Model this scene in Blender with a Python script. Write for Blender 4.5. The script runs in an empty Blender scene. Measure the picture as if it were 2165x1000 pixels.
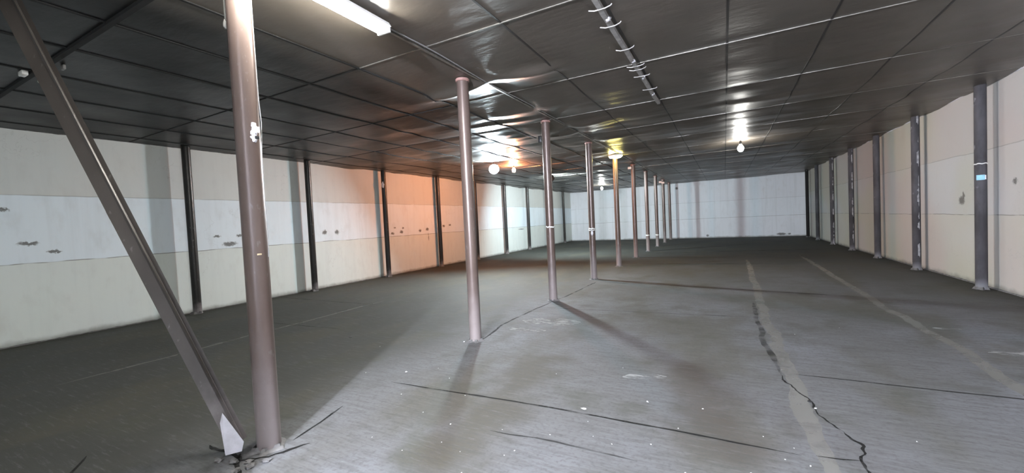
import bpy, bmesh, math, random
import numpy as np
from mathutils import Vector, Matrix, noise
random.seed(7)
SC = bpy.context.scene
COL = SC.collection

# ------------------------------------------------------------------ camera
FPX = 862.0
YAW, PITCH, ROLL = math.radians(27.6339), math.radians(-2.0019), math.radians(-2.7623)
EYE = Vector((0, 0, 1.6))
fw = Vector((-math.sin(YAW)*math.cos(PITCH), math.cos(YAW)*math.cos(PITCH), math.sin(PITCH)))
r0 = Vector((math.cos(YAW), math.sin(YAW), 0)); u0 = r0.cross(fw)
rt = r0*math.cos(ROLL) + u0*math.sin(ROLL); up = -r0*math.sin(ROLL) + u0*math.cos(ROLL)
cam = bpy.data.objects.new('camera', bpy.data.cameras.new('camera')); COL.objects.link(cam)
cam.matrix_world = Matrix(((rt.x, up.x, -fw.x, EYE.x), (rt.y, up.y, -fw.y, EYE.y), (rt.z, up.z, -fw.z, EYE.z), (0, 0, 0, 1)))
cam.data.sensor_fit = 'HORIZONTAL'; cam.data.sensor_width = 36.0
cam.data.lens = FPX/2165.0*36.0
cam.data.clip_start = 0.05; cam.data.clip_end = 200
SC.camera = cam

# ------------------------------------------------------------------ world, exposure
w = bpy.data.worlds.new('world'); SC.world = w; w.use_nodes = True
w.node_tree.nodes['Background'].inputs[0].default_value = (0.5, 0.5, 0.52, 1)
w.node_tree.nodes['Background'].inputs[1].default_value = 0.02
SC.view_settings.view_transform = 'Standard'; SC.view_settings.look = 'None'
SC.view_settings.gamma = 1.0; SC.view_settings.use_curve_mapping = False
SC.view_settings.exposure = 0.0
# strengths of the hall's lamps and the added worklight (their bodies are built further down)
E_TUBE, E_FLOOD, E_ORANGE, E_YELLOW, E_BULB, E_FARFLOOD, E_FARBULB, E_BACK = 290, 3400, 1120, 160, 440, 3000, 700, 6300

# ------------------------------------------------------------------ dimensions
XL, XR, YB, YN, YPART, XPART = -10.08, 4.22, 28.84, -4.2, -0.35, -1.985
XP, P0, SP = -3.085, 1.793, 2.8756
def zc(x, y): return 3.582 + 0.01*x + 0.0029*y
LAT = [1.65, 3.63, 5.58, 7.55, 9.5, 11.45, 13.4, 15.35, 17.3, 19.25, 21.2, 23.15, 25.1, 27.05]
LON = [-9.62, -8.65, -7.68, -6.7, -5.7, -4.79, -3.88, -2.9, -1.91, -0.93, 0.08, 1.07, 2.1, 3.09]

# ------------------------------------------------------------------ material helper
class NT:
    def __init__(s, name):
        s.m = bpy.data.materials.new(name); s.m.use_nodes = True
        s.t = s.m.node_tree; s.n = s.t.nodes; s.l = s.t.links
        s.b = s.n['Principled BSDF']; s.out = s.n['Material Output']
        s._c = None
    def put(s, sock, v):
        if isinstance(v, bpy.types.NodeSocket): s.l.new(v, sock)
        elif isinstance(v, (tuple, list)) and len(v) == 3 and sock.type == 'RGBA': sock.default_value = (*v, 1)
        else: sock.default_value = v
    def co(s):
        if s._c is None: s._c = s.n.new('ShaderNodeTexCoord').outputs['Object']
        return s._c
    def math(s, op, a, b=0.0, c=0.0, clamp=False):
        n = s.n.new('ShaderNodeMath'); n.operation = op; n.use_clamp = clamp
        s.put(n.inputs[0], a); s.put(n.inputs[1], b); s.put(n.inputs[2], c); return n.outputs[0]
    def vm(s, op, a, b=(0, 0, 0), scale=None):
        n = s.n.new('ShaderNodeVectorMath'); n.operation = op
        s.put(n.inputs[0], a); s.put(n.inputs[1], b)
        if scale is not None: s.put(n.inputs['Scale'], scale)
        return n.outputs['Value'] if op in ('DOT_PRODUCT', 'LENGTH', 'DISTANCE') else n.outputs[0]
    def xyz(s, v=None):
        n = s.n.new('ShaderNodeSeparateXYZ'); s.put(n.inputs[0], v if v is not None else s.co()); return n.outputs
    def noise(s, scale=1.0, detail=3.0, stretch=(1, 1, 1), rough=0.55, off=(0, 0, 0), v=None, col=False):
        mp = s.n.new('ShaderNodeMapping'); s.put(mp.inputs[0], v if v is not None else s.co())
        mp.inputs['Scale'].default_value = stretch; mp.inputs['Location'].default_value = off
        n = s.n.new('ShaderNodeTexNoise'); s.l.new(mp.outputs[0], n.inputs['Vector'])
        n.inputs['Scale'].default_value = scale; n.inputs['Detail'].default_value = detail
        n.inputs['Roughness'].default_value = rough
        return n.outputs['Color'] if col else n.outputs[0]
    def rng(s, v, a, b, c=0.0, d=1.0, smooth=True):
        n = s.n.new('ShaderNodeMapRange'); s.put(n.inputs[0], v)
        n.interpolation_type = 'SMOOTHSTEP' if smooth else 'LINEAR'
        for i, x in zip((1, 2, 3, 4), (a, b, c, d)): s.put(n.inputs[i], x)
        return n.outputs[0]
    def mix(s, f, a, b, mode='MIX'):
        n = s.n.new('ShaderNodeMix'); n.data_type = 'RGBA'; n.blend_type = mode
        s.put(n.inputs[0], f); s.put(n.inputs[6], a); s.put(n.inputs[7], b); return n.outputs[2]
    def bump(s, h, strength=0.3, dist=0.01):
        n = s.n.new('ShaderNodeBump'); n.inputs['Strength'].default_value = strength
        n.inputs['Distance'].default_value = dist; s.put(n.inputs['Height'], h)
        s.l.new(n.outputs[0], s.b.inputs['Normal'])
    def set(s, **k):
        for key, v in k.items(): s.put(s.b.inputs[key.replace('_', ' ')], v)
        return s.m
    def seg(s, p, a, b):
        ax, ay = a; d = (b[0]-ax, b[1]-ay, 0); L2 = d[0]**2 + d[1]**2
        q = s.vm('SUBTRACT', p, (ax, ay, 0))
        t = s.math('MULTIPLY', s.vm('DOT_PRODUCT', q, d), 1.0/L2, clamp=True)
        return s.vm('LENGTH', s.vm('SUBTRACT', q, s.vm('SCALE', d, scale=t)))
    def poly(s, p, pts):
        o = None
        for a, b in zip(pts[:-1], pts[1:]):
            x = s.seg(p, a, b); o = x if o is None else s.math('MINIMUM', o, x)
        return o
    def polys(s, p, ls):
        o = None
        for L in ls:
            x = s.poly(p, L); o = x if o is None else s.math('MINIMUM', o, x)
        return o

def simple(name, col, rough=0.5, metal=0.0, var=0.15, scale=6, **k):
    t = NT(name); n = t.noise(scale, 4)
    c = t.mix(t.rng(n, 0.3, 0.7), tuple(x*(1-var) for x in col), tuple(min(1, x*(1+var)) for x in col))
    return t.set(Base_Color=c, Roughness=rough, Metallic=metal, **k)

def emit(name, col, strength):
    t = NT(name)
    return t.set(Base_Color=(0.8, 0.8, 0.8), Emission_Color=col, Emission_Strength=strength, Roughness=0.4)

# ---- wall plaster
def wall_mat(name, low, mid, upp, s1, s2, axis, blobs=(), pink=0.0, streak=0.0):
    t = NT(name); o = t.xyz(); z = o[2]; u = o[axis]
    wob = t.math('MULTIPLY', t.math('SUBTRACT', t.noise(1.3, 3), 0.5), 0.05)
    zz = t.math('ADD', z, wob)
    c = t.mix(t.rng(zz, s1-0.006, s1+0.006), low, mid)
    c = t.mix(t.rng(zz, s2-0.006, s2+0.006), c, upp)
    # broad paint variation
    c = t.mix(t.rng(t.noise(0.55, 3), 0.35, 0.7, 0, 0.18), c, tuple(x*0.8 for x in mid))
    if pink:
        c = t.mix(t.rng(t.noise(0.33, 1, off=(3, 1, 2)), 0.42, 0.6, 0, pink), c, (upp[0]*1.02, upp[1]*0.86, upp[2]*0.84))
        c = t.mix(t.rng(t.noise(0.4, 1, off=(9, 4, 7)), 0.45, 0.62, 0, pink), c, (low[0]*0.9, low[1]*0.92, low[2]*0.74))
    c = t.mix(t.rng(t.noise(5, 5, stretch=(1, 1, 0.5)), 0.5, 0.8, 0, 0.16), c, (0.42, 0.40, 0.36))
    # vertical streaking
    st = (0.3, 7, 0.35) if axis == 1 else (7, 0.3, 0.35)
    c = t.mix(t.rng(t.noise(1.0, 4, stretch=st), 0.45, 0.75, 0, 0.12+streak), c, (0.45, 0.47, 0.47))
    # panel seams, with the shadow of the lower step painted in
    br = t.rng(t.noise(2.2, 3, off=(5, 5, 5)), 0.32, 0.5, 0.25, 1.0)
    for sz, k in ((s1, 0.75), (s2, 0.45)):
        d = t.math('ABSOLUTE', t.math('SUBTRACT', zz, sz))
        c = t.mix(t.math('MULTIPLY', t.rng(d, 0.003, 0.012, k, 0), br), c, (0.16, 0.16, 0.14))
    # hairline cracks
    ck = t.math('ABSOLUTE', t.math('SUBTRACT', t.noise(1.1, 5, off=(2, 8, 1)), 0.5))
    c = t.mix(t.math('MULTIPLY', t.rng(ck, 0.0, 0.005, 0.16, 0), t.rng(t.noise(0.7, 2, off=(7, 7, 7)), 0.5, 0.6)), c, (0.25, 0.24, 0.22))
    # dirt along the floor
    dn = t.math('ADD', z, t.math('MULTIPLY', t.noise(4, 4), -0.12))
    c = t.mix(t.rng(dn, -0.06, 0.06, 0.7, 0), c, (0.12, 0.12, 0.10))
    # scuffs and fixing holes
    if blobs:
        pw = t.vm('ADD', t.co(), t.vm('SCALE', t.vm('SUBTRACT', t.noise(22, 3, col=True), (0.5, 0.5, 0.5)), scale=0.11))
        m = None
        for (bu, bz, ru, rz) in blobs:
            q = t.vm('SUBTRACT', pw, (0, bu, bz) if axis == 1 else (bu, 0, bz))
            q = t.vm('MULTIPLY', q, (0, 1/ru, 1/rz) if axis == 1 else (1/ru, 0, 1/rz))
            x = t.vm('LENGTH', q); m = x if m is None else t.math('MINIMUM', m, x)
        c = t.mix(t.rng(m, 0.5, 1.15, 0.85, 0), c, (0.10, 0.095, 0.085))
    t.bump(t.noise(14, 6), 0.12, 0.01)
    return t.set(Base_Color=c, Roughness=0.75, Specular_IOR_Level=0.25)

LB = [(2.24, 1.63, .13, .035), (2.52, 1.48, .09, .03), (1.99, 2.19, .08, .03), (5.29, 1.42, .17, .055), (5.03, 1.6, .09, .03), (5.5, 1.6, .08, .03),
      (7.8, 1.57, .085, .075), (8.22, 1.56, .085, .075), (10.47, 1.41, .09, .05), (10.6, 1.6, .06, .03), (10.91, 1.45, .10, .065), (11.0, 1.58, .06, .03),
      (11.89, 1.45, .08, .06), (12.31, 1.49, .09, .07), (13.35, 1.58, .09, .05), (13.77, 1.61, .09, .05), (12.36, 1.2, .02, .16), (20.4, 1.19, .4, .03)]
M_WL = wall_mat('painted_wall_left', (0.74, 0.785, 0.745), (0.81, 0.89, 0.94), (0.66, 0.675, 0.645), 1.31, 2.42, 1, LB)
M_WR = wall_mat('painted_wall_right', (0.49, 0.49, 0.445), (0.485, 0.50, 0.50), (0.46, 0.445, 0.425), 1.32, 2.5, 1,
                [(11.45, 1.6, .13, .10), (11.38, 1.68, .05, .10), (9.75, 1.88, .07, .06)], pink=0.42)
M_WB = wall_mat('painted_wall_back', (0.76, 0.79, 0.83), (0.76, 0.80, 0.84), (0.75, 0.78, 0.82), 1.24, 2.3, 0,
                [(2.95, 0.14, .28, .08), (3.35, 0.14, .10, .05), (-1.0, 0.15, .09, .08), (-2.75, 3.3, .10, .10)], streak=0.1)

# ---- concrete floor
def floor_mat():
    t = NT('worn_concrete_floor'); c0 = t.co(); o = t.xyz(); X, Y = o[0], o[1]
    base = t.mix(t.rng(t.noise(0.5, 4), 0.35, 0.7), (0.108, 0.108, 0.107), (0.148, 0.151, 0.161))
    # darker, greener slab left of the pillar row; colour darkens towards the back and far right
    edge = t.math('ADD', X, t.math('MULTIPLY', t.math('SUBTRACT', t.noise(0.8, 3), 0.5), 0.5))
    base = t.mix(t.rng(edge, -4.3, -2.9, 0.8, 0), base, (0.036, 0.037, 0.028))
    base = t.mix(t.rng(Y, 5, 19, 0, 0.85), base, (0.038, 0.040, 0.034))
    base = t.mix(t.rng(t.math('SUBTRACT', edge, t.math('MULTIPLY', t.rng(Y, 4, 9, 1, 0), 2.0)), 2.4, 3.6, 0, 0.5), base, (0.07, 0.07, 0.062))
    # brown and olive stains
    base = t.mix(t.rng(t.noise(0.9, 4, stretch=(1, 0.5, 1), off=(4, 2, 0)), 0.48, 0.64, 0, 0.65), base, (0.072, 0.068, 0.050))
    base = t.mix(t.rng(t.noise(1.5, 5, off=(1, 7, 0)), 0.52, 0.68, 0, 0.5), base, (0.058, 0.060, 0.044))
    wn = t.math('MULTIPLY', t.math('SUBTRACT', t.noise(2.2, 4, off=(5, 1, 0)), 0.5), 0.8)
    for a, b, col in (((-1.75, 2.2), (-1.9, 4.2), (0.062, 0.057, 0.042)), ((-0.40, 4.5), (-0.05, 3.1), (0.060, 0.052, 0.042))):
        sp = t.math('ADD', t.seg(t.vm('MULTIPLY', c0, (1, 1, 0)), a, b), wn)
        base = t.mix(t.rng(sp, 0.0, 0.5, 0.8, 0), base, col)
    # broom marks: fine streaks, mostly across the hall
    base = t.mix(t.rng(t.noise(4.5, 7, stretch=(0.8, 5, 1), rough=0.75), 0.44, 0.62, 0, 0.45), base, (0.06, 0.06, 0.054))
    base = t.mix(t.rng(t.noise(3.6, 7, stretch=(1.0, 10, 1), rough=0.75, off=(3, 3, 0)), 0.52, 0.72, 0, 0.34), base, (0.20, 0.20, 0.205))
    base = t.mix(t.rng(t.noise(30, 5), 0.48, 0.7, 0, 0.45), base, (0.06, 0.06, 0.055))
    # grime along the walls
    gw = t.math('MULTIPLY', t.noise(2.5, 4), 0.5)
    base = t.mix(t.rng(t.math('SUBTRACT', X, gw), XL-0.3, XL+0.35, 0.7, 0), base, (0.025, 0.026, 0.017))
    base = t.mix(t.rng(t.math('ADD', X, gw), XR-0.5, XR+0.3, 0, 0.7), base, (0.022, 0.022, 0.019))
    t.bump(t.noise(9, 6, stretch=(1, 3, 1)), 0.25, 0.008)
    return t.set(Base_Color=base, Roughness=0.8, Specular_IOR_Level=0.2)
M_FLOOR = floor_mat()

def mark_mat(name, col, lo, hi, amax, scale=4.0, stretch=(1, 1, 1), rough=0.85):
    t = NT(name)
    a = t.rng(t.noise(scale, 5, stretch=stretch), lo, hi, 0.1*amax, amax)
    return t.set(Base_Color=col, Roughness=rough, Specular_IOR_Level=0.15, Alpha=a)
M_JOINT = mark_mat('dark_floor_joint', (0.012, 0.012, 0.011), 0.3, 0.5, 0.95, 3)
M_FAINT = mark_mat('faint_floor_joint', (0.014, 0.014, 0.013), 0.3, 0.6, 0.6, 3)
M_EDGESHADE = mark_mat('soft_edge_shading', (0.02, 0.02, 0.018), 0.35, 0.65, 0.5, 5)
M_PALE = mark_mat('pale_mortar_strip', (0.225, 0.22, 0.20), 0.15, 0.5, 0.62, 3)
M_SCRAPE = mark_mat('scraped_patch', (0.36, 0.36, 0.35), 0.46, 0.56, 0.7, 5, (1, 5, 1))

# ---- sheeted ceiling
def ceil_mat():
    t = NT('dark_sheeted_ceiling')
    base = t.mix(t.rng(t.noise(0.5, 4), 0.35, 0.7), (0.082, 0.070, 0.057), (0.108, 0.093, 0.077))
    base = t.mix(t.rng(t.noise(1.7, 5, off=(3, 0, 0)), 0.5, 0.75, 0, 0.4), base, (0.045, 0.042, 0.035))
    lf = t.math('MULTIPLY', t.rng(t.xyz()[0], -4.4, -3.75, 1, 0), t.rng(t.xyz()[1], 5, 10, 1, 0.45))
    base = t.mix(lf, base, (0.010, 0.0103, 0.0107))  # shade left of the pillar row painted into the sheet colour
    t.bump(t.noise(2.4, 4, stretch=(0.6, 1.5, 1)), 0.35, 0.03)
    r = t.rng(t.noise(0.9, 3, off=(5, 1, 0)), 0.3, 0.7, 0.34, 0.46)
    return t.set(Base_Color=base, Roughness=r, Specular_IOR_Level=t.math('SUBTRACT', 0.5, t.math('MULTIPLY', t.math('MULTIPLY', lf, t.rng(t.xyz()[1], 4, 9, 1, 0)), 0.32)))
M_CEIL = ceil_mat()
M_STRIP = simple('dull_aluminium_strip', (0.30, 0.285, 0.255), 0.42, 0.8, 0.25, 9)
M_TAPE = simple('dark_joint_tape', (0.022, 0.020, 0.018), 0.5, 0, 0.2, 5)
M_BEAM = simple('matt_black_and_shade', (0.008, 0.008, 0.008), 0.85, 0, 0.2, 5)

def pipe_mat(name, a, b, dustz=0.5, rough=0.28, metal=0.55):
    t = NT(name); z = t.xyz()[2]
    c = t.mix(t.rng(t.noise(3, 5, stretch=(1, 1, 0.25)), 0.35, 0.7), a, b)
    c = t.mix(t.rng(t.noise(30, 4, stretch=(1, 1, 0.4)), 0.64, 0.74, 0, 0.25), c, (0.28, 0.27, 0.26))
    dn = t.math('ADD', z, t.math('MULTIPLY', t.noise(6, 4), -0.5))
    dm = t.rng(dn, -0.25, dustz, 1, 0)
    c = t.mix(t.math('MULTIPLY', dm, 0.5), c, (0.35, 0.315, 0.315))
    t.bump(t.noise(20, 4), 0.06, 0.01)
    return t.set(Base_Color=c, Roughness=t.rng(dm, 0, 1, rough, 0.6), Metallic=t.rng(dm, 0, 1, metal, 0.1))
M_PIPE = pipe_mat('brown_enamelled_steel', (0.10, 0.070, 0.058), (0.135, 0.100, 0.086), 0.8, 0.33, 0.25)
M_PIPEDK = pipe_mat('dark_bare_steel', (0.026, 0.025, 0.024), (0.045, 0.043, 0.04), 0.1, 0.35, 0.6)
def grey_col():
    t = NT('grey_painted_column'); z = t.xyz()[2]
    c = t.mix(t.rng(t.noise(3, 5, stretch=(1, 1, 0.4)), 0.35, 0.7), (0.04, 0.038, 0.04), (0.085, 0.082, 0.088))
    c = t.mix(t.rng(t.noise(6, 6, stretch=(1, 1, 0.7), off=(1, 2, 3)), 0.60, 0.68, 0, 0.7), c, (0.28, 0.28, 0.30))
    c = t.mix(t.rng(z, 0.0, 0.22, 0.8, 0), c, (0.24, 0.24, 0.255))
    t.bump(t.noise(18, 5), 0.3, 0.01)
    return t.set(Base_Color=c, Roughness=0.75, Specular_IOR_Level=0.25)
M_GREYCOL = grey_col()
M_BRACE = pipe_mat('brown_grey_angle_iron', (0.040, 0.035, 0.031), (0.058, 0.051, 0.045), 0.3, 0.4, 0.35)
M_PLASTER = simple('white_plaster', (0.74, 0.73, 0.78), 0.8, 0, 0.1, 12)
M_SMEAR = simple('dirty_plaster', (0.30, 0.295, 0.30), 0.85, 0, 0.3, 14)
M_RUST = simple('reddish_primer', (0.30, 0.17, 0.145), 0.6, 0.1, 0.25, 12)
M_MORTAR = simple('grey_mortar', (0.13, 0.127, 0.125), 0.85, 0, 0.3, 14)
M_WHITE = simple('off_white_plastic', (0.72, 0.72, 0.68), 0.45, 0, 0.05, 9)
M_CABLE = simple('light_grey_cable', (0.17, 0.165, 0.155), 0.5, 0, 0.1, 9)
M_GALV = simple('galvanised_rail', (0.36, 0.345, 0.33), 0.5, 0.2, 0.2, 14)
M_BLACK = simple('black_plastic', (0.02, 0.02, 0.02), 0.4, 0, 0.1, 9)
M_TAN = simple('yellowed_tape', (0.65, 0.52, 0.34), 0.6, 0, 0.1, 20)
M_BLUE = simple('pale_blue_paper', (0.30, 0.60, 0.72), 0.6, 0, 0.1, 20)
M_CHIP = simple('white_chip', (0.85, 0.85, 0.84), 0.7, 0, 0.05, 20)
M_PINK = simple('pale_pink_plastic', (0.75, 0.50, 0.42), 0.5, 0, 0.1, 20)

# ------------------------------------------------------------------ object helpers
def tag(o, label=None, cat=None, group=None, kind=None):
    if label: o['label'] = label
    if cat: o['category'] = cat
    if group: o['group'] = group
    if kind: o['kind'] = kind
    return o
def link(name, bm, mat, parent=None, smooth=True, loc=None):
    me = bpy.data.meshes.new(name); bmesh.ops.recalc_face_normals(bm, faces=bm.faces); bm.to_mesh(me); bm.free()
    me.materials.append(mat)
    if smooth:
        me.polygons.foreach_set('use_smooth', [True]*len(me.polygons))
        try: me.set_sharp_from_angle(angle=math.radians(38))
        except Exception: pass
    o = bpy.data.objects.new(name, me); COL.objects.link(o)
    if parent: o.parent = parent
    if loc is not None: o.location = loc
    return o
def empty(name, loc, label, cat, group=None):
    o = bpy.data.objects.new(name, None); o.empty_display_size = 0.1; COL.objects.link(o); o.location = loc
    return tag(o, label, cat, group)
def box(bm, c, s, rot=None):
    r = bmesh.ops.create_cube(bm, size=1.0)
    M = Matrix.Translation(Vector(c)) @ (rot.to_4x4() if rot else Matrix.Identity(4)) @ Matrix.Diagonal((*s, 1))
    bmesh.ops.transform(bm, matrix=M, verts=r['verts']); return r['verts']
def bevel(bm, off=0.004, seg=2):
    bmesh.ops.bevel(bm, geom=bm.edges[:], offset=off, segments=seg, affect='EDGES', profile=0.5)
def lathe(bm, prof, n=32, at=(0, 0, 0), cap=True, jit=0.0):
    rings = []
    for r, z in prof:
        ring = []
        for k in range(n):
            a = 2*math.pi*k/n; rr = r*(1 + jit*(noise.noise(Vector((math.cos(a)*2, math.sin(a)*2, z*5)))))
            ring.append(bm.verts.new((at[0]+rr*math.cos(a), at[1]+rr*math.sin(a), at[2]+z)))
        rings.append(ring)
    for a, b in zip(rings[:-1], rings[1:]):
        for k in range(n): bm.faces.new((a[k], a[(k+1) % n], b[(k+1) % n], b[k]))
    if cap: bm.faces.new(rings[0][::-1]); bm.faces.new(rings[-1])
def tube(bm, pts, r, n=10):
    pts = [Vector(p) for p in pts]; rings = []
    for i, p in enumerate(pts):
        d = (pts[min(i+1, len(pts)-1)] - pts[max(i-1, 0)]).normalized()
        a = d.cross(Vector((0.12, 0.31, 0.94))).normalized(); b = d.cross(a)
        rings.append([bm.verts.new(p + (a*math.cos(2*math.pi*k/n) + b*math.sin(2*math.pi*k/n))*r) for k in range(n)])
    for a, b in zip(rings[:-1], rings[1:]):
        for k in range(n): bm.faces.new((a[k], a[(k+1) % n], b[(k+1) % n], b[k]))
    bm.faces.new(rings[0][::-1]); bm.faces.new(rings[-1])
def blob(bm, c, s, seed=0, sub=2, amp=0.35):
    r = bmesh.ops.create_icosphere(bm, subdivisions=sub, radius=1.0)
    for v in r['verts']:
        k = 1 + amp*noise.noise(v.co*1.4 + Vector((seed*3.1, seed, 0)))
        v.co = Vector((c[0]+v.co.x*k*s[0], c[1]+v.co.y*k*s[1], c[2]+v.co.z*k*s[2]))
def grid_mesh(name, xs, ys, Z, mat, thick=None):
    nx, ny = len(xs), len(ys)
    V = np.empty((ny, nx, 3)); V[..., 0] = xs[None, :]; V[..., 1] = ys[:, None]; V[..., 2] = Z
    V = V.reshape(-1, 3)
    i = np.arange(nx*ny).reshape(ny, nx)
    Fq = np.stack([i[:-1, :-1], i[1:, :-1], i[1:, 1:], i[:-1, 1:]], -1).reshape(-1, 4)   # faces look down
    me = bpy.data.meshes.new(name)
    me.vertices.add(len(V)); me.vertices.foreach_set('co', V.ravel())
    me.loops.add(Fq.size); me.loops.foreach_set('vertex_index', Fq.ravel())
    me.polygons.add(len(Fq)); me.polygons.foreach_set('loop_start', np.arange(0, Fq.size, 4)); me.polygons.foreach_set('loop_total', np.full(len(Fq), 4))
    me.update(calc_edges=True); me.polygons.foreach_set('use_smooth', [True]*len(Fq)); me.materials.append(mat)
    o = bpy.data.objects.new(name, me); COL.objects.link(o); return o

# ------------------------------------------------------------------ setting
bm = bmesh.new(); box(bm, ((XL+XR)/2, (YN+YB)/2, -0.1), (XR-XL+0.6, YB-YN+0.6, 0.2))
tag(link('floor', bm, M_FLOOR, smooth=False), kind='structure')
def wall(name, c, s, m):
    bm = bmesh.new(); box(bm, c, s); return tag(link(name, bm, m, smooth=False), kind='structure')
H = 3.95
wall('wall_left', (XL-0.1, (YN+YB)/2, H/2-0.1), (0.2, YB-YN+0.4, H+0.2), M_WL)
wall('wall_right', (XR+0.1, (YN+YB)/2, H/2-0.1), (0.2, YB-YN+0.4, H+0.2), M_WR)
wall('wall_back', ((XL+XR)/2, YB+0.1, H/2-0.1), (XR-XL, 0.2, H+0.2), M_WB)
wall('wall_front', ((XL+XR)/2, YN-0.1, H/2-0.1), (XR-XL, 0.2, H+0.2), M_WB)
wall('wall_added_partition', ((XL+XPART)/2, YPART, H/2-0.1), (XPART-XL, 0.12, H+0.2), M_WB)  # unseen wall added to cut the worklight off the left side

# ceiling: sheets hung between the cross strips, sagging more the further they are from the camera
xs = np.linspace(XL-0.05, XR+0.05, 190)
ys = np.concatenate([np.linspace(YN-0.05, 1.6, 40), np.linspace(1.64, 14, 300)[0:], np.linspace(14.06, YB+0.05, 240)])
XX, YY = np.meshgrid(xs, ys)
lat = np.array([-4.3, -2.3, -0.32] + LAT + [29.0]); idx = np.clip(np.searchsorted(lat, YY) - 1, 0, len(lat)-2)
tt = np.clip((YY - lat[idx])/(lat[idx+1]-lat[idx]), 0, 1)
lon = np.array([-10.6] + LON + [4.4]); ix = np.clip(np.searchsorted(lon, XX) - 1, 0, len(lon)-2)
uu = np.clip((XX - lon[ix])/(lon[ix+1]-lon[ix]), 0, 1)
rs = np.random.RandomState(3)
def vnoise(x, y, seed):
    r = np.random.RandomState(seed); G = r.rand(128, 128)
    x0 = np.floor(x).astype(int); y0 = np.floor(y).astype(int); fx = x-x0; fy = y-y0
    fx = fx*fx*(3-2*fx); fy = fy*fy*(3-2*fy)
    g = lambda a, b: G[a % 128, b % 128]
    return (g(x0, y0)*(1-fx)+g(x0+1, y0)*fx)*(1-fy) + (g(x0, y0+1)*(1-fx)+g(x0+1, y0+1)*fx)*fy
bay = rs.rand(len(lat), len(lon))
amp = 0.008 + 0.026*np.clip((YY-3.6)/5, 0, 1)
sag = amp*(0.4+0.9*bay[idx, ix])*np.sin(np.pi*tt)**0.8*(0.45+0.55*np.sin(np.pi*uu))
wr = np.clip((YY-3.8)/4, 0, 1)*np.sin(np.pi*tt)**0.6
sag += wr*0.034*(vnoise(XX*0.8+0.25*YY, YY*2.4, 1)-0.35) + wr*0.014*(vnoise(XX*1.6-0.3*YY, YY*4.6, 2)-0.4)
# loose folds next to the second and third pillars
def fold(cx, cy, rx, ry, a, ang=0.0):
    ca, sa = math.cos(ang), math.sin(ang)
    dx, dy = XX-cx, YY-cy; u, v = (dx*ca+dy*sa)/rx, (-dx*sa+dy*ca)/ry
    return a*np.exp(-(u*u+v*v))
sag *= 1 - 0.9*np.exp(-((XX+2.9)/0.10)**2)
sag += fold(-3.45, 5.02, 0.62, 0.13, 0.07, -0.15) + fold(-2.2, 5.0, 0.42, 0.14, 0.055, 0.1) + fold(-2.55, 4.7, 0.18, 0.2, 0.02)
sag += fold(-3.4, 6.6, 0.8, 0.2, 0.035) + fold(-3.9, 7.1, 0.7, 0.13, 0.03, 0.2) + fold(-2.5, 8.2, 0.5, 0.2, 0.04, -0.1)
sag += fold(-3.3, 8.9, 0.6, 0.18, 0.035, 0.1) + fold(-2.4, 10.2, 0.5, 0.2, 0.04)
sag = np.clip(sag, -0.004, 0.11)
for k in range(10):   # held up tight where a pillar meets it
    sag *= 1 - np.exp(-(((XX-XP)/0.22)**2 + ((YY-(P0+SP*k))/0.22)**2))
Z = zc(XX, YY) - sag
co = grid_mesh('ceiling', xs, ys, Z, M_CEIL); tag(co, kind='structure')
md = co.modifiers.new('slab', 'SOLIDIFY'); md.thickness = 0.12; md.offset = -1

def sheet_z(x, y): return zc(x, y)
ti = [0]
def trim(bm, m, smooth=False):
    ti[0] += 1; return tag(link('trim_%d' % ti[0], bm, m, smooth=smooth), kind='structure')
spans = []
for y in LAT:           # near strips left of the lit bay are coloured black for their shade
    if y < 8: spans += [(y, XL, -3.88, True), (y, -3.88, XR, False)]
    else: spans += [(y, XL, XR, False)]
for y, xa, xb, dark in spans:           # cross strips holding the sheets
    bm = bmesh.new(); thick = y < 2 and dark
    n = 28
    w_, h_ = (0.045, 0.03) if thick else (0.017, 0.007)
    for i in range(n):
        a = xa + (xb-xa)*i/n; b = xa + (xb-xa)*(i+1)/n
        za, zb = zc(a, y), zc(b, y)
        va = [bm.verts.new(p) for p in ((a, y-w_/2, za+0.01), (a, y-w_/2, za-h_), (a, y+w_/2, za-h_), (a, y+w_/2, za+0.01))]
        vb = [bm.verts.new(p) for p in ((b+0.002, y-w_/2, zb+0.01), (b+0.002, y-w_/2, zb-h_), (b+0.002, y+w_/2, zb-h_), (b+0.002, y+w_/2, zb+0.01))]
        for k in range(4): bm.faces.new((va[k], va[(k+1) % 4], vb[(k+1) % 4], vb[k]))
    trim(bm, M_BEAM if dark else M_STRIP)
for x in LON:           # lengthwise joints
    main = abs(x+2.9) < 0.01
    bm = bmesh.new(); w_ = 0.03 if main or x < -3.5 else 0.022; hh = 0.02 if main else (0.010 if x < -3.5 else 0.004)
    ylist = np.linspace(0.2 if x < -2 else YN, YB, 240 if not main else 60)
    prev = None
    for y in ylist:
        s = 0 if main else float(sag[np.argmin(abs(ys-y)), np.argmin(abs(xs-x))])
        z = zc(x, y) - max(s, 0)
        cur = [bm.verts.new(p) for p in ((x-w_/2, y, z+0.01), (x-w_/2, y, z-hh), (x+w_/2, y, z-hh), (x+w_/2, y, z+0.01))]
        if prev:
            for k in range(4): bm.faces.new((prev[k], prev[(k+1) % 4], cur[(k+1) % 4], cur[k]))
        prev = cur
    trim(bm, M_STRIP if main else (M_BEAM if x < -3.5 else M_TAPE))
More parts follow.
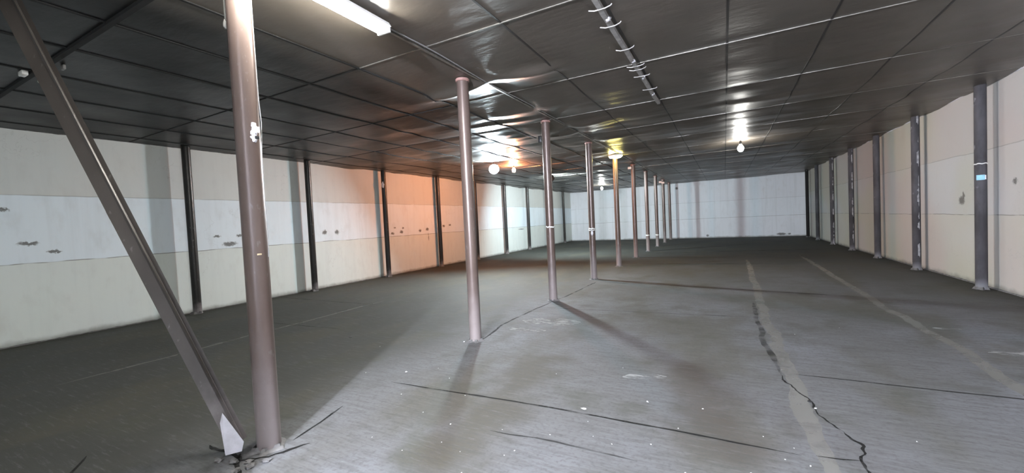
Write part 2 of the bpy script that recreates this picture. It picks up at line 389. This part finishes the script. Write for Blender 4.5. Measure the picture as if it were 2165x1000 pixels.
# ragged plaster bead along the tops of the right and left walls, and mortar fillets at their feet
def bead(x, inn, z0, r, m, seed, y0, amp=0.5):
    bm = bmesh.new(); prev = None
    for i in range(420):
        y = y0 + (YB-y0)*i/419
        k = r*(0.7 + amp*noise.noise(Vector((y*3.1, seed, 0))) + amp*0.6*noise.noise(Vector((y*11.0, seed, 3))))
        zb = z0 if z0 < 1 else zc(x, y) - 0.004
        sg = 1 if z0 < 1 else -1
        cur = [bm.verts.new(p) for p in ((x-inn*0.02, y, zb-sg*0.01), (x+inn*k*1.1, y, zb-sg*0.01), (x+inn*k*0.8, y, zb+sg*k*0.8), (x-inn*0.02, y, zb+sg*k*1.5))]
        if prev:
            for q in range(4): bm.faces.new((prev[q], prev[(q+1) % 4], cur[(q+1) % 4], cur[q]))
        prev = cur
    return trim(bm, m, True)
bead(XR, -1, 3.6, 0.022, M_PLASTER, 1, 5.0, 0.7); bead(XL, 1, 3.6, 0.014, M_MORTAR, 5, 0.0)
bead(XR, -1, 0.0, 0.028, M_MORTAR, 9, 4.0); bead(XL, 1, 0.0, 0.022, M_MORTAR, 12, 0.0)

# joints, cracks, mortar strips and scrapes of the floor
def ribbon(pts, w, m, wob=0.01, freq=1.5, wv=0.4, seed=0, z=0.0012, step=0.04, taper=True):
    P_ = [Vector((x, y, 0)) for x, y in pts]; L = []
    for a, b in zip(P_[:-1], P_[1:]):
        n = max(2, int((b-a).length/step)); L += [a.lerp(b, i/n) for i in range(n)]
    L.append(P_[-1]); bm = bmesh.new(); prev = None; N = len(L)
    for i, p in enumerate(L):
        d_ = (L[min(i+1, N-1)] - L[max(i-1, 0)]).normalized(); nr = Vector((-d_.y, d_.x, 0))
        o_ = wob*(noise.noise(p*freq + Vector((seed*9.1, 3, seed))) + 0.5*noise.noise(p*freq*3.3 + Vector((seed*5.1, 7, seed))))
        ww = w*(1 + wv*noise.noise(p*7 + Vector((seed, seed*2.2, 0))) + wv*0.6*noise.noise(p*23 + Vector((seed, 1, 0))))
        if taper: ww *= min(1, 0.15 + i/(0.12*N+1), 0.15 + (N-1-i)/(0.12*N+1))
        cur = (bm.verts.new((p + nr*(o_+ww/2)).to_tuple()[:2] + (z,)), bm.verts.new((p + nr*(o_-ww/2)).to_tuple()[:2] + (z,)))
        if prev: bm.faces.new((prev[0], prev[1], cur[1], cur[0]))
        prev = cur
    o = trim(bm, m); return o
for i, (pts, w_) in enumerate([([(-3.12, 3.10), (-1.34, 3.17), (0.40, 3.13)], .022), ([(0.46, 4.68), (4.1, 4.66)], .02)]): ribbon(pts, w_, M_JOINT, 0.012, seed=i, z=0.0016)
for i, (pts, w_) in enumerate([([(-2.88, 10.05), (-0.4, 9.6), (2.07, 9.1)], .045), ([(-3.0, 6.84), (0.4, 7.04)], .022), ([(-3.0, 14.0), (1.8, 14.2)], .05), ([(-3.0, 18.0), (4.0, 19.5)], .08),
        ([(-1.65, 2.62), (-1.1, 2.68), (-0.55, 2.66)], .018), ([(-4.3, 1.15), (-3.85, 0.85)], .02), ([(-10, 6.3), (-6.5, 6.2)], .03), ([(-7.4, 4.4), (-5.6, 4.5)], .02)]): ribbon(pts, w_, M_FAINT, 0.02, seed=i+4)
ribbon([(-3.0, 4.68), (-3.14, 5.5), (-3.10, 6.6), (-3.04, 7.5)], .035, M_JOINT, 0.03, seed=21)
ribbon([(-3.02, 7.5), (-2.9, 10.0)], .035, M_FAINT, 0.03, seed=22)
ribbon([(-3.0, 1.92), (-3.05, 2.2), (-3.14, 2.5)], .022, M_JOINT, 0.01, seed=23)
ribbon([(-3.55, 1.60), (-3.25, 1.62), (-3.1, 1.60), (-2.95, 1.70), (-2.84, 1.95)], .035, M_JOINT, 0.03, 6, 0.9, seed=24, z=0.002)
ribbon([(-3.2, 1.64), (-3.0, 1.50), (-2.72, 1.43)], .03, M_JOINT, 0.03, 6, 0.9, seed=25, z=0.0022)
ribbon([(0.40, 8.2), (0.38, 6.0), (0.42, 4.68)], .06, M_EDGESHADE, 0.03, seed=26)  # edge shading painted as a soft dark line on the floor
ribbon([(0.43, 4.70), (0.47, 4.45), (0.57, 4.03), (0.60, 3.85), (0.64, 3.69), (0.70, 3.6), (0.77, 3.4), (0.73, 3.25), (0.74, 3.08), (0.85, 2.6)], .014, M_JOINT, 0.035, 5, 1.1, seed=27, z=0.0024, step=0.02)
ribbon([(0.73, 3.2), (0.62, 3.17), (0.48, 3.15)], .010, M_JOINT, 0.02, 5, 0.8, seed=28, z=0.0024)
ribbon([(0.55, 2.2), (0.53, 3.6), (0.52, 4.7), (0.50, 8.2), (0.62, 15.5)], .13, M_PALE, 0.05, 0.9, 0.35, seed=30, z=0.0008)
ribbon([(2.1, 2.0), (2.15, 3.5), (2.2, 6.4), (2.17, 9.3), (2.25, 17)], .12, M_PALE, 0.05, 0.9, 0.35, seed=31, z=0.0008)
ribbon([(-6.75, 1.6), (-6.72, 6.6)], .05, M_PALE, 0.05, 0.9, 0.5, seed=32, z=0.0008)
for i, (pts, w_) in enumerate([([(-2.95, 5.85), (-2.0, 6.0)], .30), ([(-2.95, 5.35), (-2.35, 5.42)], .16), ([(-0.95, 4.05), (-0.55, 4.2)], .12), ([(2.4, 6.0), (3.0, 6.1)], .12), ([(2.3, 7.0), (2.6, 7.0)], .1)]):
    ribbon(pts, w_, M_SCRAPE, 0.03, 2, 0.7, seed=40+i, z=0.001)

# ------------------------------------------------------------------ pillars
R_P = 0.081
ORD = ['nearest', 'second', 'third', 'fourth', 'fifth', 'sixth', 'seventh', 'eighth', 'ninth', 'tenth']
def pillar_geo(parent, h, r=R_P, mat=M_PIPE, cap=M_RUST, seed=0, base=True):
    bm = bmesh.new(); n = 14
    lathe(bm, [(r, 0.0)] + [(r, h*i/n) for i in range(1, n)] + [(r, h)], 40); link('shaft', bm, mat, parent)
    bm = bmesh.new(); lathe(bm, [(r+0.001, h-0.045), (r+0.012, h-0.04), (r+0.013, h-0.012), (r+0.004, h-0.004)], 40, cap=False)
    link('top_collar', bm, cap, parent)
    if base:
        bm = bmesh.new()
        lathe(bm, [(r+0.045, 0.0), (r+0.035, 0.008), (r+0.012, 0.014), (r+0.001, 0.035)], 30, cap=False, jit=0.5); link('mortar_base', bm, M_MORTAR, parent)
plabels = [
 'nearest brown steel pillar, at the foot of the diagonal brace',
 'second brown steel pillar of the row, reddish collar under the sagging ceiling',
 'third brown steel pillar of the row, with a small black box high on its side',
 'fourth pillar of the row, with white ties wrapped round its middle',
 'fifth pillar of the row, lit yellow from the lamp at its head',
 'sixth pillar of the row, just beyond the yellow-lit one',
 'seventh pillar of the row, with a pale bright streak down its front',
 'eighth pillar of the row, thin and distant, third from the far end',
 'ninth pillar of the row, with small pinkish boxes at its head',
 'tenth and farthest pillar of the row, dark, before the back wall']
pillars = []
for k in range(10):
    y = P0 + SP*k
    p = empty('steel_pillar', (XP, y, 0), plabels[k], 'pillar', 'row of round steel pillars down the hall')
    pillar_geo(p, zc(XP, y)-0.004, mat=M_PIPE); pillars.append(p)
def P(k): return P0 + SP*k
# details on pillars (children, in the pillar's own space)
def ring_child(p, name, z, m, h=0.02, r=R_P, wob=0.006, seed=0):
    bm = bmesh.new(); n = 28; rings = []
    for zz, rr in ((-h/2, 0.001), (-h/3, 0.007), (h/3, 0.007), (h/2, 0.001)):
        ring = []
        for q in range(n):
            a = 2*math.pi*q/n; k = wob*noise.noise(Vector((math.cos(a)*2, math.sin(a)*2, seed)))
            ring.append(bm.verts.new(((r+rr)*math.cos(a), (r+rr)*math.sin(a), z+zz+k*4)))
        rings.append(ring)
    for a, b in zip(rings[:-1], rings[1:]):
        for q in range(n): bm.faces.new((a[q], a[(q+1) % n], b[(q+1) % n], b[q]))
    return link(name, bm, m, p)
ring_child(pillars[2], 'wire_tie', 1.47, M_WHITE, 0.03, seed=2)
ring_child(pillars[3], 'wire_tie', 1.33, M_WHITE, 0.035, seed=3)
ring_child(pillars[3], 'wire_tie', 1.29, M_WHITE, 0.025, seed=7)
bm = bmesh.new(); blob(bm, (R_P*0.3, -R_P-0.01, 1.22), (0.03, 0.02, 0.06), 4); link('plaster_lump', bm, M_PLASTER, pillars[3])
ring_child(pillars[6], 'wire_tie', 0.72, M_WHITE, 0.05, seed=4)
ring_child(pillars[7], 'wire_tie', 0.6, M_WHITE, 0.05, seed=5)
bm = bmesh.new(); box(bm, (-R_P-0.03, -0.05, 3.21), (0.06, 0.05, 0.13)); bevel(bm, 0.006); link('switch_box', bm, M_BLACK, pillars[2])
bm = bmesh.new(); box(bm, (-R_P-0.02, -0.09, 3.46), (0.13, 0.06, 0.09)); bevel(bm, 0.01); link('junction_box', bm, M_WHITE, pillars[5])
for dx, dz in ((-0.12, 0.0), (0.02, -0.05)):
    bm = bmesh.new(); box(bm, (dx, -R_P-0.04, 3.48+dz), (0.16, 0.07, 0.10)); bevel(bm, 0.01); link('junction_box', bm, M_PINK, pillars[8])
# nearest pillar: cable, plastered clamp, tape mark, holder
p = pillars[0]; cd = Vector((0.82, 0.57, 0))*1.0      # side of the pillar the cable runs down (seen at its right edge)
cx, cy = cd.x*(R_P+0.006), cd.y*(R_P+0.006)
bm = bmesh.new(); tube(bm, [(cx, cy, 3.5), (cx*1.02, cy*1.02, 3.0), (cx*1.05, cy*1.05, 2.6), (cx*1.15, cy*1.15, 2.42), (cx*1.02, cy*1.02, 2.2), (cx, cy, 1.9), (cx*1.03, cy*1.03, 1.5), (cx, cy, 1.43)], 0.003, 8)
link('cable', bm, M_CABLE, p)
bm = bmesh.new(); c2 = Vector((0.93, -0.05, 0)).normalized()*R_P
for (dz, s, dx) in ((0.0, 0.026, 0.004), (-0.045, 0.024, 0.0), (0.045, 0.020, 0.002), (0.012, 0.016, 0.03)):
    blob(bm, (c2.x+dx, c2.y+dx*0.4, 2.345+dz), (s*0.85, s*0.85, s*1.15), dz*50+dx*90, 3, 0.6)
link('plaster_clamp', bm, M_PLASTER, p)
bm = bmesh.new(); box(bm, (c2.x+0.024, c2.y+0.008, 2.30), (0.012, 0.03, 0.022)); bevel(bm, 0.003); link('clamp_screw', bm, M_BLACK, p)
bm = bmesh.new(); box(bm, (c2.x*0.99, c2.y-0.018, 1.455), (0.010, 0.03, 0.012)); bevel(bm, 0.002); link('tape_mark', bm, M_TAN, p)
bm = bmesh.new(); d3 = Vector((-0.80, -0.55, 0)).normalized()*(R_P+0.008)
box(bm, (d3.x, d3.y, 3.30), (0.018, 0.018, 0.30)); blob(bm, (d3.x*1.12, d3.y*1.12, 3.13), (0.014, 0.014, 0.035), 3); link('cable_holder', bm, M_CABLE, p)
# dark stiffener plate behind the foot of the nearest pillar
bm = bmesh.new(); a = Vector((-R_P*0.98, 0.03, 0.42)); 
vs = [(-0.083, 0.02, 0.50), (-0.08, 0.05, 0.50), (-0.135, 0.03, 0.02), (-0.04, 0.03, 0.02)]
q1 = [bm.verts.new(v) for v in ((-0.078, 0.03, 0.55), (-0.20, 0.03, 0.03), (-0.03, 0.03, 0.03))]
q2 = [bm.verts.new(v) for v in ((-0.078, 0.045, 0.55), (-0.20, 0.045, 0.03), (-0.03, 0.045, 0.03))]
bm.faces.new(q1); bm.faces.new(q2[::-1])
for i in range(3): bm.faces.new((q1[i], q1[(i+1) % 3], q2[(i+1) % 3], q2[i]))
link('stiffener_plate', bm, M_BEAM, p, smooth=False)
# broken concrete round its foot
for i, (x, y, s) in enumerate([(-3.12, 1.56, .035), (-3.02, 1.60, .03), (-2.95, 1.57, .035), (-2.905, 1.66, .03), (-2.98, 1.50, .03), (-3.24, 1.52, .03)]):
    bm = bmesh.new(); blob(bm, (0, 0, 0), (s, s*0.8, s*0.45), i+3, 2, 0.7)
    o = link('concrete_lump', bm, M_MORTAR, None, smooth=False, loc=(x, y, s*0.25))
    o.rotation_euler.z = i*1.3
    tag(o, 'grey lump of broken concrete at the foot of the nearest pillar', 'rubble', 'broken concrete round the nearest pillar')

# ------------------------------------------------------------------ diagonal brace
B0 = Vector((-3.215, 1.665, 0.03)); B1 = Vector((-4.34, 0.977, 3.30)); d = (B1-B0).normalized()
B1 = B0 + d*((zc(-4.4, 0.95)-0.02-B0.z)/d.z)
br = empty('diagonal_brace', B0, 'diagonal brown-grey angle iron brace rising left from the nearest pillar foot', 'brace')
view = (B0.lerp(B1, 0.5) - EYE).normalized()
wv = d.cross(view).normalized()           # across the bar as seen from the aisle
if wv.x > 0: wv = -wv                     # towards the left
nv = wv.cross(d).normalized()
if nv.dot(view) > 0: nv = -nv             # towards the viewer
L = (B1-B0).length
def prism(bm, prof, a, b, U, V):
    f = [bm.verts.new(a + U*x + V*y) for x, y in prof]; g = [bm.verts.new(b + U*x + V*y) for x, y in prof]
    n = len(prof); bm.faces.new(f[::-1]); bm.faces.new(g)
    for i in range(n): bm.faces.new((f[i], f[(i+1) % n], g[(i+1) % n], g[i]))
# channel: broad lit web on the left, rolled lip, recessed flange on the right
prof = [(1.5*x_, 1.5*y_) for x_, y_ in [(0.042, 0.010), (0.042, 0.002), (-0.012, 0.002), (-0.014, -0.040), (-0.040, -0.040), (-0.040, -0.026), (-0.022, -0.028), (-0.020, 0.014), (-0.014, 0.018), (-0.006, 0.012)]]
bm = bmesh.new(); Z0 = Vector((0, 0, 0)); prism(bm, prof, d*0.04, d*(L), wv, nv)
link('angle_iron', bm, M_BRACE, br, smooth=False)
bm = bmesh.new(); f = 0.44
prism(bm, [(0.064, 0.008), (0.064, -0.004), (0.038, -0.004), (0.038, 0.008)], d*L*0.50, d*L*0.515, wv, nv); link('weld_lug', bm, M_BRACE, br, smooth=False)
# white painted foot plate
bm = bmesh.new()
pts = [(0.045, 0.0), (0.060, -0.16), (-0.10, -0.02)]
A = d*0.24 + wv*0.045; Bq = d*0.30 + wv*0.006; 
q = [A, Bq, Vector((0.03, 0.0, 0.06)), Vector((0.015, -0.01, -0.01)), Vector((-0.075, -0.075, -0.028))]
fr = [bm.verts.new(v + nv*0.045) for v in q]; bk = [bm.verts.new(v + nv*0.004) for v in q]
bm.faces.new(fr); bm.faces.new(bk[::-1])
for i in range(5): bm.faces.new((fr[i], fr[(i+1) % 5], bk[(i+1) % 5], bk[i]))
tag(link('foot_plate', bm, M_PLASTER, br, smooth=False), 'white plastered foot plate')

# ------------------------------------------------------------------ wall columns
def wall_column(x, y, label, group, mat, r=0.078, fins=True, seed=0, plaster=False):
    c = empty('wall_column', (x, y, 0), label, 'column', group); h = zc(x, y)-0.005
    bm = bmesh.new(); lathe(bm, [(r, h*i/12) for i in range(13)], 28); link('shaft', bm, mat, c)
    bm = bmesh.new(); lathe(bm, [(r+0.025, 0.0), (r+0.018, 0.02), (r+0.002, 0.05)], 24, cap=False, jit=0.6); link('mortar_base', bm, M_MORTAR, c)
    if plaster:      # ragged plaster smeared between the column and the wall
        bm = bmesh.new(); prev = None     # a ragged ridge of plaster down the near edge of the column
        for i in range(90):
            z = h*i/89; k = max(-0.006, 0.012*(-0.15+2.6*noise.noise(Vector((seed*7.0, 0, z*3.2))) + 0.8*noise.noise(Vector((seed*3.0, 5, z*14)))))
            cur = [bm.verts.new(v) for v in (Vector((0.030, -r*0.97-k, z)), Vector((-0.004, -r*0.985-k*0.5, z)), Vector((0.0, -r*0.9, z)), Vector((0.045, -r*0.7, z)))]
            if prev:
                for q_ in range(4): bm.faces.new((prev[q_], prev[(q_+1) % 4], cur[(q_+1) % 4], cur[q_]))
            else: bm.faces.new(cur[::-1])
            prev = cur
        bm.faces.new(prev); link('plaster_smear', bm, M_SMEAR, c)
    return c
llab = ['nearest dark steel column against the left wall, between brace and nearest pillar',
        'second dark column along the left wall from the camera, first beyond the nearest pillar',
        'third dark column along the left wall, where the orange light begins',
        'fourth dark column along the left wall, in the middle of the orange light',
        'fifth column along the left wall, half hidden behind the second pillar',
        'sixth column along the left wall, streaked pale, under the two bright lamps',
        'seventh column along the left wall, thin, just left of the third pillar',
        'eighth column along the left wall, mostly hidden behind the third pillar',
        'farthest column along the left wall, nearest the back corner']
for i, y in enumerate([4.46, 7.24, 9.99, 12.82, 15.50, 18.27, 21.0, 23.85, 26.75]):
    c = wall_column(-9.88, y, llab[i], 'dark columns along the left wall', M_PIPEDK, seed=i)
    if i == 2:
        bm = bmesh.new(); blob(bm, (0.03, -0.075, 3.02), (0.05, 0.03, 0.09), 5, 3, 0.5); link('plaster_lump', bm, M_PLASTER, c)
rlab = ['nearest grey column on the right wall, with a pale blue sticker',
        'second grey column on the right wall from the camera, splashed with white plaster',
        'third grey column on the right wall from the camera',
        'fourth grey column on the right wall from the camera',
        'fifth grey column on the right wall from the camera',
        'sixth grey column on the right wall, second before the back corner',
        'dark column standing in the far right corner by the back wall']
for i, y in enumerate([10.30, 13.07, 15.88, 18.65, 21.60, 24.75, 27.45]):
    c = wall_column(4.04, y, rlab[i], 'grey columns along the right wall', M_GREYCOL if i < 6 else M_BEAM, seed=i, plaster=i in (1, 3, 4))
    if i == 0:
        bm = bmesh.new(); q_ = Matrix.Rotation(math.radians(22), 3, 'Z')
        box(bm, (-0.030, -0.074, 1.99), (0.10, 0.012, 0.09), q_.inverted()); bevel(bm, 0.002)
        tag(link('sticker', bm, M_BLUE, c), 'pale blue sticker')
        bm = bmesh.new(); box(bm, (0.018, -0.081, 1.99), (0.035, 0.012, 0.075)); bevel(bm, 0.002); tag(link('sticker', bm, M_CHIP, c), 'white corner of the sticker')
        ring_child(c, 'wire_tie', 2.23, M_WHITE, 0.02, 0.078, seed=3)

# ------------------------------------------------------------------ lamps
def orient(o, n):     # turn the object's -Z towards n
    o.rotation_euler = Vector(n).to_track_quat('-Z', 'Y').to_euler()
def strip_light(x, y0, y1, label, em):
    zt = zc(x, (y0+y1)/2) - 0.035
    o = empty('tube_light', (x, (y0+y1)/2, zt), label, 'light'); Lh = (y1-y0)/2
    bm = bmesh.new(); prism(bm, [(-0.055, 0), (-0.085, -0.045), (-0.06, -0.05), (0.06, -0.05), (0.085, -0.045), (0.055, 0)], Vector((0, -Lh, 0)), Vector((0, Lh, 0)), Vector((1, 0, 0)), Vector((0, 0, 1)))
    link('housing', bm, M_WHITE, o, smooth=False)
    for s in (-1, 1):
        bm = bmesh.new(); box(bm, (0, s*(Lh-0.012), -0.072), (0.15, 0.026, 0.05)); bevel(bm, 0.006); link('end_cap', bm, M_WHITE, o)
        bm = bmesh.new(); tube(bm, [(s*0.038, -Lh+0.03, -0.074), (s*0.038, 0, -0.074), (s*0.038, Lh-0.03, -0.074)], 0.019, 14); link('fluorescent_tube', bm, em, o)
    return o
M_ETUBE = emit('tube_glow', (1.0, 0.98, 0.92), E_TUBE*1.0)
strip_light(-2.80, 1.50, 2.96, 'long twin tube fluorescent light on the ceiling beside the nearest pillar', M_ETUBE)

def flood(name, loc, n, label, em, wdt=0.30, hgt=0.22):
    o = empty(name, loc, label, 'light'); orient(o, n)
    R_ = wdt/2
    bm = bmesh.new(); lathe(bm, [(R_*0.5, 0.09), (R_*0.9, 0.06), (R_+0.02, 0.012), (R_+0.022, -0.03), (R_+0.010, -0.03), (R_+0.008, 0.004), (R_*0.4, 0.006)], 32); link('housing', bm, M_BLACK, o)
    bm = bmesh.new(); lathe(bm, [(R_, 0.002), (R_, -0.006), (R_*0.8, -0.014), (R_*0.3, -0.018)], 32); link('lamp_glass', bm, em, o)
    q_ = o.rotation_euler.to_matrix().inverted(); up_ = q_ @ Vector((0, 0, zc(loc[0], loc[1]) - loc[2] - 0.004)); a_ = q_ @ Vector((0, 0, 0.02)) + Vector((0, 0, 0.05))
    bm = bmesh.new(); tube(bm, [a_, up_*0.6 + a_*0.2, up_], 0.014, 10); link('mounting_stem', bm, M_BLACK, o)
    for s_ in (-1, 1):
        bm = bmesh.new(); box(bm, (s_*(R_+0.03), 0, 0.045), (0.008, 0.03, 0.13)); link('bracket_arm', bm, M_BLACK, o, smooth=False)
    return o
flood('flood_light', (-6.50, 11.40, 3.33), (0.45, -0.74, -0.50), 'blazing white floodlight under the ceiling, left of the orange bulb', emit('flood_glow', (0.78, 0.93, 1.0), E_FLOOD))
flood('flood_light', (-6.45, 16.05, 3.36), (0.08, 0.88, -0.42), 'cool white floodlight turned to the back wall, hidden behind the third pillar', emit('far_flood_glow', (0.76, 0.94, 1.0), E_FARFLOOD))

def bulb(x, y, z, label, em, r=0.045):
    o = empty('hanging_bulb', (x, y, z), label, 'light'); top = zc(x, y) - z
    bm = bmesh.new(); lathe(bm, [(0.001, -1.25*r), (0.55*r, -1.1*r), (0.92*r, -0.5*r), (r, 0), (0.9*r, 0.5*r), (0.55*r, 1.0*r), (0.32*r, 1.45*r)], 20); link('glass_bulb', bm, em, o)
    bm = bmesh.new(); lathe(bm, [(0.36*r, 1.4*r), (0.42*r, 1.45*r), (0.42*r, 2.3*r), (0.2*r, 2.6*r)], 16); link('bulb_holder', bm, M_BLACK, o)
    if top > 2.7*r+0.01:
        bm = bmesh.new(); tube(bm, [(0, 0, 2.5*r), (0, 0, top)], 0.006, 8); link('flex', bm, M_BLACK, o)
        bm = bmesh.new(); lathe(bm, [(0.035, top-0.02), (0.04, top-0.004), (0.04, top)], 16); link('ceiling_rose', bm, M_WHITE, o)
    return o
bulb(-6.30, 12.40, 3.36, 'glowing orange bulb hanging beside the white floodlight', emit('orange_glow', (1.0, 0.36, 0.16), E_ORANGE*3), 0.06)
bulb(0.45, 13.35, 3.38, 'bare white bulb hanging over the right side of the hall', emit('bulb_glow', (1.0, 0.98, 0.93), E_BULB), 0.08)
bulb(-6.45, 24.16, 3.36, 'small white bulb hanging at the far left end of the hall', emit('far_bulb_glow', (0.97, 1.0, 0.95), E_FARBULB), 0.07)
# yellow bulkhead lamp at the head of the fifth pillar
yx, yy = -2.98, P(4)-0.36
o = empty('bulkhead_lamp', (yx, yy, zc(yx, yy)-0.035), 'yellowish oval bulkhead lamp on the ceiling at the head of the fifth pillar', 'light')
bm = bmesh.new(); lathe(bm, [(0.13, -0.002), (0.13, -0.035), (0.12, -0.045)], 32); bmesh.ops.scale(bm, vec=(1.75, 0.85, 1), verts=bm.verts); link('base', bm, M_WHITE, o)
bm = bmesh.new(); lathe(bm, [(0.118, -0.04), (0.115, -0.07), (0.09, -0.10), (0.04, -0.115), (0.001, -0.118)], 32); bmesh.ops.scale(bm, vec=(1.75, 0.85, 1), verts=bm.verts); link('diffuser', bm, emit('yellow_glow', (1.0, 0.84, 0.26), E_YELLOW), o)
# unseen worklight added behind the camera, past the end of the added partition
bulb(-0.87, -2.6, 2.9, 'white worklight bulb added out of view behind the camera', emit('added_worklight_glow', (0.82, 0.86, 1.0), E_BACK*5), 0.06)

# ------------------------------------------------------------------ ceiling rail with cross clips, cable
rl = empty('ceiling_rail', (-0.965, 5.5, zc(-0.965, 5.5)), 'pale galvanised rail with cross clips hanging under the ceiling', 'rail')
bm = bmesh.new()
prev = None
for i in range(50):
    y = 2.6 + (7.55-2.6)*i/49; x = -0.965 + 0.012*noise.noise(Vector((y*1.5, 0, 0))); z = zc(x, y) - 0.055
    w2 = 0.022 + 0.010*abs(noise.noise(Vector((y*4, 3, 0)))); ht = 0.02 + 0.006*noise.noise(Vector((y*5, 8, 0)))
    cur = [bm.verts.new((x-w2-rl.location.x, y-5.5, z+ht-rl.location.z)), bm.verts.new((x-w2-rl.location.x, y-5.5, z-ht-rl.location.z)),
           bm.verts.new((x+w2-rl.location.x, y-5.5, z-ht-rl.location.z)), bm.verts.new((x+w2-rl.location.x, y-5.5, z+ht-rl.location.z))]
    if prev:
        for k in range(4): bm.faces.new((prev[k], prev[(k+1) % 4], cur[(k+1) % 4], cur[k]))
    else: bm.faces.new(cur)
    prev = cur
bm.faces.new(prev[::-1]); link('rail_bar', bm, M_GALV, rl, smooth=False)
for y, an in ((3.25, .1), (3.8, .12), (4.2, .25), (4.87, .3), (5.47, .05), (5.62, .2), (5.88, -.3), (6.56, -.3)):
    bm = bmesh.new(); c, s = math.cos(an), math.sin(an); z = zc(-0.965, y)-0.075-rl.location.z
    tube(bm, [(-0.105*c, y-5.5+0.105*s*-1, z+0.012), (-0.05*c, y-5.5-0.05*s*-1*-1, z), (0.05*c, y-5.5-0.05*s, z), (0.10*c, y-5.5-0.10*s, z+0.008), (0.115*c, y-5.5-0.12*s, z+0.02)], 0.006, 8)
    link('cross_clip', bm, M_GALV, rl)
for y, s in ((4.05, .024), (5.3, .02), (6.0, .022), (6.9, .02)):
    bm = bmesh.new(); blob(bm, (0.01, y-5.5, zc(-0.965, y)-0.06-rl.location.z), (s*1.2, s*1.8, s), y*3, 2, 0.7); link('plaster_lump', bm, M_PLASTER, rl)
for y in (2.9, 4.6, 7.4):
    bm = bmesh.new(); box(bm, (0, y-5.5, zc(-0.965, y)-0.02-rl.location.z), (0.02, 0.03, 0.05)); link('hanger', bm, M_GALV, rl, smooth=False)
bm = bmesh.new(); prev = None
bm = bmesh.new(); tube(bm, [(-2.845 + 0.015*math.sin(y*2.1) , y, zc(-2.85, y)-0.022-0.005*math.sin(y*3)) for y in np.linspace(2.97, 13.0, 60)], 0.008, 8)
tag(link('ceiling_cable', bm, M_CABLE), 'pale cable running along the ceiling beside the pillar heads', 'cable')
for i, (x, y, sx, sy) in enumerate([(-6.78, 1.58, .13, .05), (-6.90, 1.75, .12, .05), (-6.26, 1.75, .08, .025)]):
    bm = bmesh.new(); box(bm, (0, 0, 0), (sx, sy, 0.05)); bevel(bm, 0.008)
    o = link('ceiling_bracket', bm, M_WHITE if i < 2 else M_CABLE, loc=(x, y, zc(x, y)-0.031))
    tag(o, ['pale bracket on the dark ceiling left of the brace, farther one', 'white bracket on the dark ceiling touching the brace edge', 'faint grey bracket on the dark ceiling right of the brace'][i], 'bracket')

# ------------------------------------------------------------------ debris on the floor
def chip(x, y, s, label, group=None, m=M_CHIP, seed=0):
    bm = bmesh.new(); blob(bm, (0, 0, 0), (s, s*0.7, s*0.35), seed, 1, 0.9)
    o = link('debris_chip', bm, m, smooth=False, loc=(x, y, s*0.22)); o.rotation_euler.z = seed*1.7
    return tag(o, label, 'debris', group)
chip(-1.09, 3.24, 0.021, 'largest crumpled white scrap on the floor, before the cross joint', seed=2)
chip(-0.63, 3.57, 0.013, 'white scrap on the floor beyond the cross joint, right of the largest scrap', seed=3)
chip(-3.17, 3.38, 0.016, 'white scrap on the floor left of the start of the cross joint', seed=4)
chip(-3.2, 4.55, 0.016, 'white scrap on the floor at the left of the second pillar foot', seed=5)
chip(0.60, 3.92, 0.017, 'white scrap lying beside the jagged crack', seed=6)
chip(0.58, 4.05, 0.020, 'dark stone lodged in the jagged crack', m=M_BEAM, seed=7)
chip(-5.0, 4.2, 0.022, 'dark lump on the shaded floor left of the pillar row', m=M_MORTAR, seed=8)
pts = [(-2.35, 2.68), (-1.57, 2.68), (-1.35, 2.46), (-1.39, 2.38), (0.43, 3.02), (0.30, 3.04), (0.37, 3.21), (-0.26, 2.65), (-2.9, 3.6), (-2.6, 3.4), (-1.0, 3.05), (-0.9, 2.85),
       (-0.75, 2.8), (-2.0, 2.6), (-1.9, 2.35), (-1.7, 2.3), (-1.2, 2.75), (-0.5, 2.9), (0.1, 2.8), (0.2, 3.3), (1.3, 3.2), (1.75, 3.3), (1.1, 3.6), (0.75, 6.2), (1.3, 6.7), (-1.0, 4.3), (-1.6, 3.9),
       (-0.2, 3.6), (-4.7, 2.6), (-4.9, 2.2), (-4.2, 4.0), (-3.6, 3.2), (-2.8, 2.9), (-2.45, 2.2), (-2.1, 2.15), (-1.55, 2.1), (-1.2, 2.2), (-0.7, 2.4), (-0.35, 3.2), (-2.2, 3.1), (-5.4, 3.0), (1.9, 4.1)]
for i, (x, y) in enumerate(pts):
    chip(x, y, 0.0035 + 0.004*random.random(), 'tiny white fleck of debris on the grey concrete floor', 'white flecks on the floor', seed=i+10)
